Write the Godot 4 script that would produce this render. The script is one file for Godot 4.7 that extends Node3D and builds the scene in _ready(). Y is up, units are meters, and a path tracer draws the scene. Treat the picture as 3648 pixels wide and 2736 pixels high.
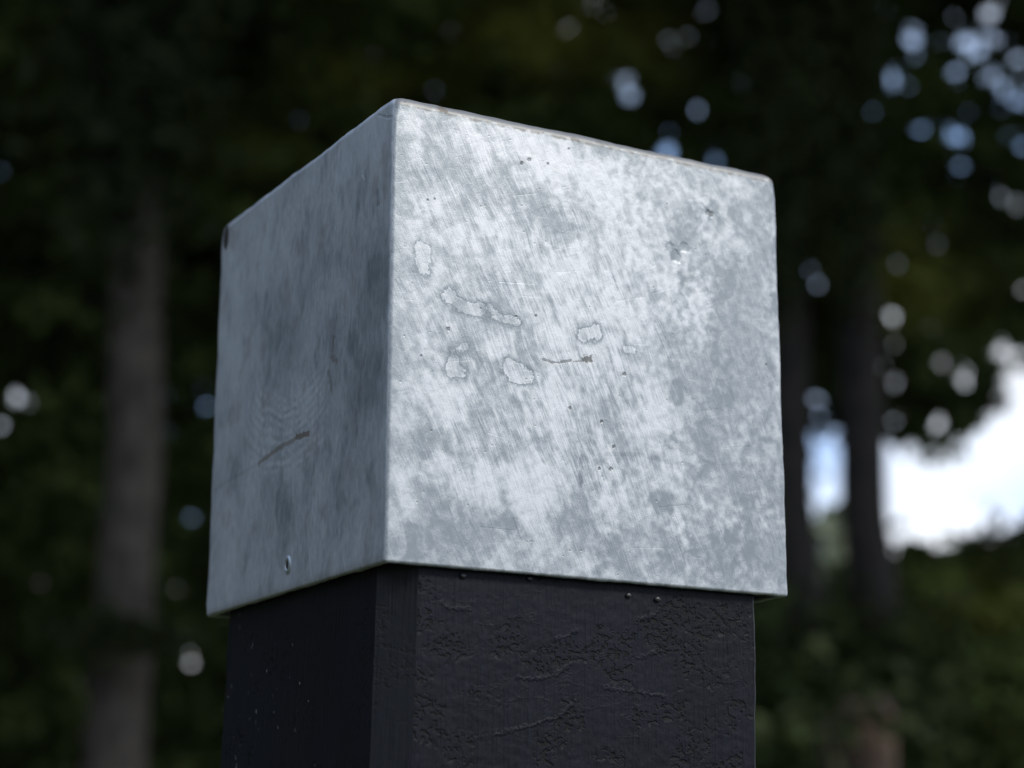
extends Node3D
# A galvanised cap on a black painted post at the edge of a wood.
const W := 0.11            # width of the cap
const CAP_Y := 1.05        # height of the cap's lower rim above the ground
const CAP_H := 0.9995      # height of the cap, in widths
const EYE := Vector3(-0.18067, 0.98517, 0.37903)
const INTO := Vector3(0.48902, 0.0, -0.87227)     # from the clearing into the wood
const ALONG := Vector3(0.87227, 0.0, 0.48902)     # along the edge of the wood

var rng := RandomNumberGenerator.new()
var taken := {}

# Places where the leaves of the wood's edge stay apart: metres along the edge, height, half width.
var openings: Array[Vector3] = [
	Vector3(0.351,6.233,0.014), Vector3(0.609,6.335,0.026), Vector3(0.503,6.412,0.017), Vector3(1.002,6.146,0.014), Vector3(1.224,6.344,0.017), Vector3(1.239,6.17,0.023),
	Vector3(1.557,6.199,0.029), Vector3(1.712,6.153,0.036), Vector3(1.729,6.246,0.023), Vector3(1.584,6.415,0.008), Vector3(1.831,6.292,0.008), Vector3(1.669,5.908,0.011),
	Vector3(1.733,5.908,0.006), Vector3(1.663,5.696,0.023), Vector3(1.68,5.575,0.023), Vector3(1.882,5.711,0.008), Vector3(0.725,5.798,0.02), Vector3(0.767,5.753,0.008),
	Vector3(0.726,5.905,0.008), Vector3(1.175,5.679,0.008), Vector3(0.973,5.378,0.036), Vector3(1.28,5.305,0.017), Vector3(2.434,5.888,0.026), Vector3(2.818,5.912,0.023),
	Vector3(2.804,5.504,0.032), Vector3(2.594,5.533,0.011), Vector3(2.297,5.652,0.004), Vector3(2.444,6.263,0.02), Vector3(2.552,6.141,0.023), Vector3(2.544,6.264,0.023),
	Vector3(2.45,6.387,0.017), Vector3(2.908,6.126,0.042), Vector3(2.884,6.219,0.029), Vector3(3.095,6.158,0.042), Vector3(2.99,6.065,0.036), Vector3(3.047,6.327,0.023),
	Vector3(3.052,5.913,0.036), Vector3(3.133,5.837,0.023), Vector3(3.243,6.02,0.029), Vector3(3.254,5.731,0.029), Vector3(3.222,5.445,0.017), Vector3(2.849,5.295,0.005),
	Vector3(1.91,4.502,0.017), Vector3(1.792,4.286,0.029), Vector3(1.831,4.617,0.008), Vector3(1.718,4.53,0.008), Vector3(2.413,4.648,0.011), Vector3(2.248,4.662,0.005),
	Vector3(2.258,4.909,0.006), Vector3(2.64,4.765,0.006), Vector3(2.892,4.563,0.008), Vector3(2.349,4.302,0.011), Vector3(2.586,4.232,0.014), Vector3(2.348,4.117,0.005),
	Vector3(3.075,5.088,0.006), Vector3(3.199,5.059,0.023), Vector3(3.177,4.477,0.017), Vector3(3.017,4.091,0.02), Vector3(3.125,4.077,0.049), Vector3(1.805,3.886,0.014),
	Vector3(1.861,3.79,0.011), Vector3(1.873,3.668,0.014), Vector3(2.635,4.021,0.014), Vector3(2.339,3.87,0.017), Vector3(2.276,3.984,0.008), Vector3(2.781,3.881,0.029),
	Vector3(2.802,3.96,0.011), Vector3(3.014,4.084,0.029), Vector3(2.346,3.653,0.017), Vector3(2.616,3.636,0.023), Vector3(2.982,2.685,0.014), Vector3(2.776,2.568,0.005),
	Vector3(1.545,2.301,0.02), Vector3(1.642,2.252,0.009), Vector3(1.507,2.416,0.014), Vector3(1.697,2.665,0.011), Vector3(-3.023,3.784,0.014), Vector3(-3.124,3.595,0.006),
	Vector3(-1.904,2.179,0.018), Vector3(-1.913,3.04,0.007), Vector3(-1.872,3.715,0.006), Vector3(-2.889,2.798,0.003), Vector3(-2.756,2.217,0.004), Vector3(-0.497,3.661,0.011),
]

func _ready() -> void:
	rng.seed = 4711
	set_up_camera()
	set_up_light()
	build_ground()
	build_cap()
	build_post()
	build_wood()
	build_far_trees()
	build_added_shade_trees()

# ------------------------------------------------------------------ camera, sky, sun
func set_up_camera() -> void:
	var cam := Camera3D.new()
	cam.name = "camera"
	var lens := CameraAttributesPhysical.new()
	lens.frustum_focal_length = 60.365
	lens.frustum_focus_distance = 0.452
	lens.frustum_near = 0.02
	lens.frustum_far = 3000.0
	lens.exposure_aperture = 10.3
	cam.attributes = lens
	cam.near = 0.02
	cam.far = 3000.0
	cam.fov = 22.485
	cam.position = EYE
	cam.rotation = Vector3(0.245664, -0.510964, 0.00311)
	cam.current = true
	add_child(cam)

func set_up_light() -> void:
	var env := Environment.new()
	env.background_mode = Environment.BG_SKY
	env.tonemap_mode = Environment.TONE_MAPPER_LINEAR
	env.tonemap_exposure = 1.7
	env.sdfgi_enabled = true
	env.ssao_enabled = true
	env.ssil_enabled = true
	var sky := Sky.new()
	var pano := PanoramaSkyMaterial.new()
	pano.panorama = ImageTexture.create_from_image(cloudy_sky())
	sky.sky_material = pano
	env.sky = sky
	var world := WorldEnvironment.new()
	world.name = "world"
	world.environment = env
	add_child(world)
	var sun := DirectionalLight3D.new()
	sun.name = "sun"
	sun.light_energy = 0.50
	sun.light_angular_distance = 12.0
	sun.light_color = Color(1.0, 0.97, 0.92)
	sun.shadow_enabled = true
	add_child(sun)
	sun.look_at_from_position(Vector3(0.37, 0.63, 0.68) * 50.0, Vector3.ZERO)

func cloudy_sky() -> Image:
	var w := 768
	var h := 384
	var n := FastNoiseLite.new()
	n.seed = 12
	n.noise_type = FastNoiseLite.TYPE_SIMPLEX_SMOOTH
	n.fractal_octaves = 5
	n.frequency = 1.0
	var data := PackedFloat32Array()
	data.resize(w * h * 3)
	for j in h:
		var el := PI * (0.5 - (j + 0.5) / h)
		for i in w:
			var az := TAU * ((i + 0.5) / w)
			var d := Vector3(sin(az) * cos(el), sin(el), -cos(az) * cos(el))
			var up := clampf(d.y, 0.0, 1.0)
			var c := n.get_noise_3d(d.x * -1.7 + 3.0, d.y * 3.4, d.z * -1.7)
			var high := smoothstep(0.15, 0.75, up)
			var cover := smoothstep(-0.26, 0.16, c - 0.20 * high)
			cover *= 1.0 - 0.9 * exp(-pow((rad_to_deg(az) - 38.3) / 1.9, 2.0) - pow((rad_to_deg(el) - 12.2) / 2.2, 2.0))
			var blue := Vector3(0.34, 0.49, 0.73).lerp(Vector3(0.21, 0.36, 0.68), pow(up, 0.45))
			var puff := 0.97 + 0.6 * n.get_noise_3d(d.x * -4.0, d.y * 7.0 + 9.0, d.z * -4.0)
			var cloud := Vector3(0.78, 0.81, 0.86) * puff
			var v := blue.lerp(cloud, cover)
			var k := (j * w + i) * 3
			data[k] = v.x
			data[k + 1] = v.y
			data[k + 2] = v.z
	return Image.create_from_data(w, h, false, Image.FORMAT_RGBF, data.to_byte_array())

# ------------------------------------------------------------------ helpers
func numbered(called: String) -> String:
	var k: int = taken.get(called, 0)
	taken[called] = k + 1
	return called if k == 0 else "%s_%03d" % [called, k]

func thing(called: String, label: String, category: String, at := Vector3.ZERO, group := "") -> Node3D:
	var o := Node3D.new()
	o.name = numbered(called)
	o.position = at
	o.set_meta("label", label)
	o.set_meta("category", category)
	if group:
		o.set_meta("group", group)
	add_child(o, true)
	return o

func part(called: String, mesh: Mesh, material: Material, parent: Node3D) -> MeshInstance3D:
	var o := MeshInstance3D.new()
	o.name = called
	o.mesh = mesh
	o.material_override = material
	parent.add_child(o, true)
	return o

func noise(seed_: int, octaves := 3, freq := 1.0) -> FastNoiseLite:
	var n := FastNoiseLite.new()
	n.seed = seed_
	n.noise_type = FastNoiseLite.TYPE_SIMPLEX_SMOOTH
	n.fractal_octaves = octaves
	n.frequency = freq
	return n

func grid_mesh(pos: Array, nor: Array, uvs: Array, nu: int, nv: int, flip := false) -> ArrayMesh:
	var st := SurfaceTool.new()
	st.begin(Mesh.PRIMITIVE_TRIANGLES)
	for k in nu * nv:
		st.set_normal(nor[k])
		st.set_uv(uvs[k])
		st.add_vertex(pos[k])
	for j in nv - 1:
		for i in nu - 1:
			var a := j * nu + i
			var b := a + 1
			var c := a + nu
			var d := c + 1
			for t in ([a, c, b, b, c, d] if flip else [a, b, c, b, d, c]):
				st.add_index(t)
	return st.commit()

func lathe(profile: Array, sides := 20) -> ArrayMesh:
	# profile: Vector2(radius, height along +Y)
	var st := SurfaceTool.new()
	st.begin(Mesh.PRIMITIVE_TRIANGLES)
	for j in profile.size():
		for i in sides + 1:
			var a := TAU * i / sides
			st.set_uv(Vector2(float(i) / sides, float(j) / profile.size()))
			st.add_vertex(Vector3(cos(a) * profile[j].x, profile[j].y, sin(a) * profile[j].x))
	for j in profile.size() - 1:
		for i in sides:
			var a := j * (sides + 1) + i
			var c := a + sides + 1
			for t in [a, a + 1, c, a + 1, c + 1, c]:
				st.add_index(t)
	st.generate_normals()
	return st.commit()

# ------------------------------------------------------------------ the ground
func build_ground() -> void:
	var m := StandardMaterial3D.new()
	var nt := NoiseTexture2D.new()
	nt.noise = noise(5, 5, 0.02)
	nt.width = 512
	nt.height = 512
	nt.seamless = true
	var ramp := Gradient.new()
	ramp.set_color(0, Color(0.16, 0.19, 0.10))
	ramp.set_color(1, Color(0.30, 0.33, 0.18))
	nt.color_ramp = ramp
	m.albedo_texture = nt
	m.uv1_triplanar = true
	m.uv1_world_triplanar = true
	m.uv1_scale = Vector3(0.4, 0.4, 0.4)
	m.roughness = 1.0
	var pm := PlaneMesh.new()
	pm.size = Vector2(1600, 1600)
	var o := part("ground", pm, m, self)
	o.set_meta("kind", "structure")
	o.set_meta("label", "grassy woodland floor under the post")

# ------------------------------------------------------------------ the galvanised cap
func blob(list: Array, x: float, y: float) -> float:
	var s := 0.0
	for b in list:
		var dx: float = (x - b[0]) / b[2]
		var dy: float = (y - b[1]) / b[3]
		var q := dx * dx + dy * dy
		if q < 6.0:
			s += b[4] * exp(-q)
	return s

func capsule_distance(x: float, y: float, pts: Array) -> float:
	var best := 1e9
	var p := Vector2(x, y)
	for i in pts.size() - 1:
		var a: Vector2 = pts[i]
		var b: Vector2 = pts[i + 1]
		var q := Geometry2D.get_closest_point_to_segment(p, a, b)
		best = minf(best, p.distance_to(q))
	return best

# Pictures of a zinc face: value 0..1 (dull to bright), rust, relief. They are painted at n x n over the face.
class Zinc:
	var n: int
	var v := PackedFloat32Array()
	var rust_shade := PackedFloat32Array()
	var h := PackedFloat32Array()
	func _init(size: int) -> void:
		n = size
		v.resize(n * n)
		rust_shade.resize(n * n)
		h.resize(n * n)

func stain(z: Zinc, pts: Array, half: float, wob: FastNoiseLite, strength := 1.0) -> void:
	# a dried puddle: pale rim, grey halo outside it, speckled inside
	var box := Rect2(pts[0], Vector2.ZERO)
	for p in pts:
		box = box.expand(p)
	box = box.grow(half + 0.03)
	var n := z.n
	for j in range(maxi(0, int((1.0 - box.end.y) * n)), mini(n, int((1.0 - box.position.y) * n))):
		for i in range(maxi(0, int(box.position.x * n)), mini(n, int(box.end.x * n))):
			var x := (i + 0.5) / n
			var y := 1.0 - (j + 0.5) / n
			var sd := capsule_distance(x, y, pts) - half + 0.009 * wob.get_noise_2d(x * 30.0, y * 30.0) + 0.004 * wob.get_noise_2d(x * 130.0, y * 130.0)
			var k := j * n + i
			if sd > 0.0 and sd < 0.024:
				var f := 1.0 - sd / 0.024
				z.v[k] = lerpf(z.v[k], -0.22, strength * (0.80 * f * f * f * f + 0.22 * f))
			elif sd <= 0.0:
				z.v[k] = lerpf(z.v[k], 0.40 + 0.8 * wob.get_noise_2d(x * 220.0, y * 220.0), 0.28 * strength)
				if sd > -0.0035:
					z.v[k] += (0.10 + 0.25 * wob.get_noise_2d(x * 90.0 + 5.0, y * 90.0)) * strength
				z.h[k] += 0.02 * strength * clampf(-sd / 0.004, 0.0, 1.0)

func mark(z: Zinc, pts: Array, half: float, dv: float, drust: float, dh: float, wob: FastNoiseLite, rough := 0.35, freq := 60.0) -> void:
	var box := Rect2(pts[0], Vector2.ZERO)
	for p in pts:
		box = box.expand(p)
	box = box.grow(half * 1.8 + 0.004)
	var n := z.n
	for j in range(maxi(0, int((1.0 - box.end.y) * n)), mini(n, int((1.0 - box.position.y) * n))):
		for i in range(maxi(0, int(box.position.x * n)), mini(n, int(box.end.x * n))):
			var x := (i + 0.5) / n
			var y := 1.0 - (j + 0.5) / n
			var sd := capsule_distance(x, y, pts) / half + rough * wob.get_noise_2d(x * freq, y * freq)
			var f := 1.0 - smoothstep(0.55, 1.1, sd)
			if f > 0.0:
				var k := j * n + i
				z.v[k] += dv * f
				z.rust_shade[k] = maxf(z.rust_shade[k], drust * f)
				z.h[k] += dh * f

func zinc_front() -> Zinc:
	var z := Zinc.new(1024)
	var n := z.n
	var a := noise(21, 3)
	var b := noise(22, 4)
	var fine := noise(23, 2)
	var warp := noise(24, 2)
	# wiped white bloom with the metal sheen painted in (+), duller zinc (-)
	var bloom := [
		[0.65, 0.385, 0.07, 0.10, 0.32], [0.45, 0.44, 0.13, 0.10, 0.22], [0.113, 0.348, 0.07, 0.06, 0.30], [0.324, 0.36, 0.16, 0.10, 0.12],
		[0.40, 0.62, 0.20, 0.10, 0.18], [0.52, 0.76, 0.22, 0.14, 0.16], [0.60, 0.66, 0.13, 0.11, 0.18], [0.34, 0.19, 0.13, 0.06, 0.22],
		[0.09, 0.83, 0.045, 0.16, 0.18], [0.32, 0.95, 0.10, 0.05, 0.20], [0.50, 0.92, 0.16, 0.05, 0.16], [0.56, 0.50, 0.05, 0.06, 0.18], [0.21, 0.20, 0.16, 0.09, 0.10], [0.70, 0.20, 0.14, 0.07, 0.14],
		[0.044, 0.42, 0.05, 0.30, -0.12], [0.09, 0.07, 0.10, 0.06, -0.16], [0.50, 0.055, 0.45, 0.055, -0.13], [0.90, 0.40, 0.11, 0.30, -0.26], [0.93, 0.74, 0.08, 0.16, -0.14],
		[0.70, 0.44, 0.05, 0.10, -0.26], [0.175, 0.124, 0.06, 0.06, -0.14], [0.93, 0.15, 0.10, 0.14, -0.14], [0.335, 0.80, 0.07, 0.06, -0.26], [0.385, 0.775, 0.06, 0.05, -0.22],
		[0.275, 0.905, 0.03, 0.06, -0.20], [0.13, 0.90, 0.05, 0.06, -0.20], [0.31, 0.49, 0.06, 0.06, -0.22], [0.35, 0.42, 0.05, 0.06, -0.20], [0.86, 0.62, 0.10, 0.12, -0.14], [0.46, 0.20, 0.05, 0.10, -0.12], [0.75, 0.30, 0.05, 0.05, -0.12],
	]
	var wiped := [[0.36, 0.55, 0.24, 0.30, 0.9], [0.50, 0.30, 0.18, 0.16, 0.7], [0.22, 0.30, 0.14, 0.18, 0.6], [0.22, 0.85, 0.14, 0.14, 0.8], [0.55, 0.62, 0.10, 0.20, 0.5]]
	var grainy := [[0.62, 0.80, 0.22, 0.20, 1.0], [0.72, 0.66, 0.14, 0.16, 1.0], [0.80, 0.20, 0.20, 0.16, 0.7], [0.62, 0.14, 0.2, 0.12, 0.6]]
	for j in n:
		var y := 1.0 - (j + 0.5) / n
		for i in n:
			var x := (i + 0.5) / n
			var k := j * n + i
			var wx := warp.get_noise_2d(x * 4.0, y * 4.0)
			var s := x * 0.905 + y * (0.425 - 0.13 * x) + wx * 0.007
			var l := x * 0.42 - y * 0.91
			var streak := a.get_noise_2d(s * 46.0, l * 8.0)
			var hair := fine.get_noise_2d(s * 190.0, l * 14.0)
			var cloud := b.get_noise_2d(x * 11.0, y * 11.0)
			var speck := b.get_noise_2d(x * 34.0 + 60.0, y * 34.0)
			var grain := fine.get_noise_2d(x * 300.0 + 7.0, y * 300.0)
			var wipe := minf(1.0, blob(wiped, x, y))
			var gr := minf(1.0, blob(grainy, x, y))
			var patch := smoothstep(0.06, 0.17, 0.55 * cloud + 0.6 * b.get_noise_2d(x * 6.0 + 140.0, y * 6.0) + 0.14 * speck)
			var low := b.get_noise_2d(x * 4.5 + 20.0, y * 4.5)
			var broad := a.get_noise_2d(s * 22.0 + 9.0, l * 4.0)
			gr *= 0.55 * smoothstep(-0.30, 0.20, low + 0.5 * cloud)
			var bl := blob(bloom, x, y)
			var white := smoothstep(-0.52, 0.58, (0.14 + 0.26 * wipe) * (streak + broad) + 0.52 * low + 0.40 * cloud + 1.3 * bl + 0.16 * hair * wipe + (0.14 + 0.26 * gr) * speck - 0.05)
			var v := lerpf(0.25 + 0.14 * cloud + 0.22 * speck + 0.12 * hair, 0.82 + 0.26 * hair * wipe + 0.24 * speck + 0.10 * cloud, white)
			v -= 0.26 * patch * (1.0 - 0.6 * wipe) * (1.0 - 0.5 * white)
			v += gr * (0.14 * smoothstep(-0.10, 0.25, speck) - 0.07)
			v -= 0.30 * smoothstep(0.30, 0.52, b.get_noise_2d(x * 8.0 + 90.0, y * 6.0)) * (1.0 - wipe) + 0.16 * smoothstep(0.06, 0.0, x) * (0.6 + speck)
			v += 0.24 * grain
			v = clampf(v, 0.02, 0.97)
			# the bare folded edges
			var edge := minf(minf(x, 1.0 - x) * 1.6, y)
			if edge < 0.016:
				v = lerpf(v, 0.42 + 0.5 * speck + 0.3 * grain, 0.7 * (1.0 - edge / 0.016))
			if y > 0.975:  # top fillet darkened in its colour to hold down the sky glare
				v = lerpf(v, 0.06 + 0.12 * grain + 0.1 * cloud, smoothstep(0.974, 0.984, y + 0.014 * speck))
			if y > 0.972:  # brown fringe, laid on stronger to dim the bright fillet
				z.rust_shade[k] = 0.42 * smoothstep(0.972, 0.984, y + 0.01 * speck)
			z.v[k] = v
			z.h[k] = 0.45 + 0.06 * streak + 0.05 * hair + (0.06 + 0.10 * gr) * speck + 0.06 * grain + 0.14 * cloud - 0.08 * patch
	var wob := noise(31, 3)
	stain(z, [Vector2(0.135, 0.573), Vector2(0.156, 0.561), Vector2(0.184, 0.553), Vector2(0.214, 0.554)], 0.014, wob)
	stain(z, [Vector2(0.235, 0.559), Vector2(0.254, 0.546), Vector2(0.272, 0.541), Vector2(0.298, 0.538)], 0.009, wob)
	stain(z, [Vector2(0.288, 0.433), Vector2(0.316, 0.423)], 0.021, wob)
	stain(z, [Vector2(0.153, 0.437), Vector2(0.143, 0.410), Vector2(0.168, 0.414)], 0.011, wob)
	stain(z, [Vector2(0.150, 0.455), Vector2(0.176, 0.468)], 0.006, wob, 0.7)
	stain(z, [Vector2(0.466, 0.537), Vector2(0.497, 0.544)], 0.015, wob)
	stain(z, [Vector2(0.074, 0.628), Vector2(0.074, 0.664)], 0.018, wob, 0.8)
	stain(z, [Vector2(0.58, 0.514), Vector2(0.59, 0.516)], 0.009, wob, 0.7)
	stain(z, [Vector2(0.224, 0.42), Vector2(0.232, 0.412)], 0.015, wob, 0.35)
	# grey smears
	mark(z, [Vector2(0.648, 0.330), Vector2(0.668, 0.328), Vector2(0.688, 0.318)], 0.017, -0.30, 0.0, -0.05, wob)
	mark(z, [Vector2(0.470, 0.285), Vector2(0.500, 0.275)], 0.030, -0.24, 0.0, 0.0, wob)
	mark(z, [Vector2(0.459, 0.265), Vector2(0.456, 0.200)], 0.006, -0.30, 0.0, -0.03, wob)
	mark(z, [Vector2(0.49, 0.25), Vector2(0.47, 0.22)], 0.02, -0.22, 0.0, 0.0, wob)
	mark(z, [Vector2(0.52, 0.275), Vector2(0.60, 0.283), Vector2(0.68, 0.275)], 0.006, -0.16, 0.0, 0.0, wob)
	mark(z, [Vector2(0.529, 0.495), Vector2(0.535, 0.47)], 0.014, -0.22, 0.0, 0.0, wob)
	mark(z, [Vector2(0.510, 0.970), Vector2(0.526, 0.968)], 0.022, -0.32, 0.0, -0.05, wob, 0.6, 40.0)
	mark(z, [Vector2(0.450, 0.950), Vector2(0.464, 0.946)], 0.014, -0.22, 0.0, -0.03, wob, 0.6, 40.0)
	mark(z, [Vector2(0.40, 0.49), Vector2(0.43, 0.482)], 0.012, -0.12, 0.0, 0.0, wob)
	# brown spots and pits
	mark(z, [Vector2(0.365, 0.465), Vector2(0.385, 0.461), Vector2(0.405, 0.462), Vector2(0.434, 0.472)], 0.0035, -0.55, 0.20, -0.10, wob, 0.8)
	mark(z, [Vector2(0.440, 0.470), Vector2(0.460, 0.473)], 0.0028, -0.4, 0.15, -0.06, wob, 0.8)
	mark(z, [Vector2(0.470, 0.479), Vector2(0.482, 0.481)], 0.0090, -0.95, 0.35, -0.20, wob, 0.7, 90.0)
	mark(z, [Vector2(0.115, 0.993), Vector2(0.121, 0.985)], 0.010, -0.30, 0.75, 0.10, wob, 0.8)
	mark(z, [Vector2(0.438, 0.982), Vector2(0.455, 0.980)], 0.006, -0.25, 0.55, 0.0, wob, 0.6)
	for p in [Vector3(0.312, 0.899, 0.0055), Vector3(0.330, 0.911, 0.0065), Vector3(0.377, 0.911, 0.004), Vector3(0.101, 0.780, 0.0032), Vector3(0.084, 0.775, 0.003), Vector3(0.136, 0.500, 0.0055), Vector3(0.074, 0.434, 0.003), Vector3(0.347, 0.559, 0.004), Vector3(0.298, 0.55, 0.003), Vector3(0.540, 0.293, 0.005), Vector3(0.503, 0.240, 0.005), Vector3(0.532, 0.243, 0.006), Vector3(0.57, 0.458, 0.006), Vector3(0.43, 0.365, 0.005), Vector3(0.51, 0.345, 0.0045), Vector3(0.43, 0.955, 0.003), Vector3(0.955, 0.53, 0.003)]:
		mark(z, [Vector2(p.x, p.y), Vector2(p.x + 0.001, p.y + 0.001)], p.z * 0.8, -0.62, 0.25, -0.5, wob, 0.5, 150.0)
	mark(z, [Vector2(0.246, 0.719), Vector2(0.248, 0.719)], 0.007, -0.22, 0.0, 0.0, wob)
	# dents
	mark(z, [Vector2(0.695, 0.772), Vector2(0.712, 0.748)], 0.014, -0.22, 0.0, -0.55, wob, 0.4, 40.0)
	mark(z, [Vector2(0.733, 0.775), Vector2(0.74, 0.775)], 0.013, -0.14, 0.0, -0.3, wob, 0.4, 40.0)
	mark(z, [Vector2(0.803, 0.872), Vector2(0.812, 0.868)], 0.008, -0.35, 0.1, -0.4, wob, 0.5)
	mark(z, [Vector2(0.785, 0.89), Vector2(0.805, 0.872)], 0.003, -0.2, 0.0, -0.2, wob)
	mark(z, [Vector2(0.83, 0.87), Vector2(0.865, 0.845)], 0.002, 0.2, 0.0, 0.1, wob)
	# scratches
	var r := RandomNumberGenerator.new()
	r.seed = 77
	for q in 240:
		var p := Vector2(r.randf_range(0.05, 0.95), r.randf_range(0.05, 0.95))
		var ang := -1.12 + r.randf_range(-0.12, 0.12) if q < 215 else r.randf_range(-0.3, 0.5)
		var e := p + Vector2(cos(ang), sin(ang)) * r.randf_range(0.02, 0.09)
		mark(z, [p, e], r.randf_range(0.0006, 0.0014), r.randf_range(-0.26, 0.28), 0.0, -0.06, wob, 0.5)
	for q in 110:
		var p := Vector2(r.randf(), r.randf())
		mark(z, [p, p + Vector2(0.001, 0.0)], r.randf_range(0.0009, 0.0024), r.randf_range(-0.45, -0.12), 0.12, -0.2, wob, 0.5, 150.0)
	return z

func zinc_side() -> Zinc:
	var z := Zinc.new(768)
	var n := z.n
	var a := noise(41, 4)
	var b := noise(42, 4)
	var fine := noise(43, 2)
	var warp := noise(44, 2)
	var bloom := [
		[0.12, 0.70, 0.10, 0.22, 0.14], [0.86, 0.93, 0.14, 0.07, 0.12], [0.15, 0.16, 0.12, 0.14, 0.10], [0.28, 0.86, 0.12, 0.10, 0.10], [0.55, 0.87, 0.12, 0.08, 0.06],
		[0.43, 0.57, 0.09, 0.12, -0.16], [0.66, 0.78, 0.08, 0.12, -0.10], [0.91, 0.60, 0.10, 0.20, -0.18], [0.88, 0.40, 0.12, 0.12, -0.18], [0.70, 0.50, 0.06, 0.10, -0.10], [0.48, 0.18, 0.10, 0.05, -0.12], [0.80, 0.15, 0.12, 0.10, -0.06],
	]
	for j in n:
		var y := 1.0 - (j + 0.5) / n
		for i in n:
			var x := (i + 0.5) / n
			var k := j * n + i
			var wx := warp.get_noise_2d(x * 4.0, y * 4.0)
			var run := a.get_noise_2d(x * 11.0 + wx * 0.2, y * 4.6)
			var thin := fine.get_noise_2d(x * 70.0 + wx * 0.3, y * 16.0)
			var cloud := b.get_noise_2d(x * 7.0, y * 5.0)
			var speck := b.get_noise_2d(x * 46.0 + 30.0, y * 24.0)
			var grain := fine.get_noise_2d(x * 300.0 + 7.0, y * 220.0)
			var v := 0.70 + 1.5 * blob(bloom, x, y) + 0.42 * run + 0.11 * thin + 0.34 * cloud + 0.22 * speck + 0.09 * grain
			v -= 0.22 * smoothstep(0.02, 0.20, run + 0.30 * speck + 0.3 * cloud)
			# arcs left by a grinding disc
			var p := Vector2((x - 0.50) / 1.25, y - 0.62)
			var rad := p.length()
			if rad > 0.15 and rad < 0.37:
				var m := smoothstep(0.15, 0.20, rad) * (1.0 - smoothstep(0.33, 0.37, rad)) * smoothstep(0.05, 0.16, -p.y) * (1.0 - smoothstep(0.13, 0.22, absf(p.x + 0.03)))
				v += m * (0.10 + 0.22 * sin(rad * 300.0 + 3.0 * wx + 2.0 * run) * (0.5 + 1.6 * speck))
			var edge := minf(minf(x, 1.0 - x), y)
			if edge < 0.014:
				v = lerpf(v, 0.46 + 0.4 * speck, 0.6 * (1.0 - edge / 0.014))
			z.v[k] = v
			z.rust_shade[k] = 0.20 * smoothstep(0.25, 0.60, b.get_noise_2d(x * 7.0 + 40.0, y * 5.0)) + 0.30 * smoothstep(0.025, 0.0, minf(y, x))
			z.h[k] = 0.45 + 0.08 * run + 0.05 * thin + 0.07 * speck + 0.05 * grain + 0.1 * cloud
	var wob := noise(51, 3)
	mark(z, [Vector2(0.314, 0.322), Vector2(0.39, 0.334), Vector2(0.451, 0.340), Vector2(0.54, 0.343)], 0.007, -0.02, 0.60, -0.2, wob, 0.5, 40.0)
	mark(z, [Vector2(0.53, 0.344), Vector2(0.60, 0.339)], 0.008, -0.10, 0.85, -0.3, wob, 0.7, 70.0)
	mark(z, [Vector2(0.02, 0.307), Vector2(0.10, 0.314), Vector2(0.30, 0.322)], 0.006, -0.08, 0.06, -0.1, wob, 0.6, 40.0)
	mark(z, [Vector2(0.70, 0.26), Vector2(0.80, 0.31), Vector2(0.93, 0.365)], 0.004, -0.06, 0.0, -0.05, wob)
	mark(z, [Vector2(0.72, 0.53), Vector2(0.715, 0.49), Vector2(0.74, 0.47)], 0.008, -0.05, 0.5, 0.0, wob, 0.7)
	mark(z, [Vector2(0.70, 0.46), Vector2(0.72, 0.41)], 0.007, -0.05, 0.4, 0.0, wob, 0.7)
	mark(z, [Vector2(0.93, 0.975), Vector2(0.97, 0.955), Vector2(0.99, 0.95)], 0.004, -0.2, 0.0, -0.2, wob)
	mark(z, [Vector2(0.85, 0.86), Vector2(0.86, 0.85)], 0.004, 0.25, 0.0, 0.2, wob)
	mark(z, [Vector2(0.93, 0.80), Vector2(0.935, 0.77)], 0.008, -0.25, 0.0, -0.2, wob)
	mark(z, [Vector2(0.05, 0.96), Vector2(0.10, 0.93)], 0.03, -0.02, 0.25, 0.0, wob, 0.6)
	mark(z, [Vector2(0.47, 0.22), Vector2(0.47, 0.10)], 0.05, -0.14, 0.0, 0.0, wob, 0.5, 20.0)
	var r := RandomNumberGenerator.new()
	r.seed = 78
	for q in 120:
		var p := Vector2(r.randf(), r.randf())
		mark(z, [p, p + Vector2(0.0, r.randf_range(0.002, 0.012))], r.randf_range(0.0012, 0.0035), r.randf_range(-0.20, 0.16), 0.0, -0.12, wob, 0.5, 90.0)
	return z

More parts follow.
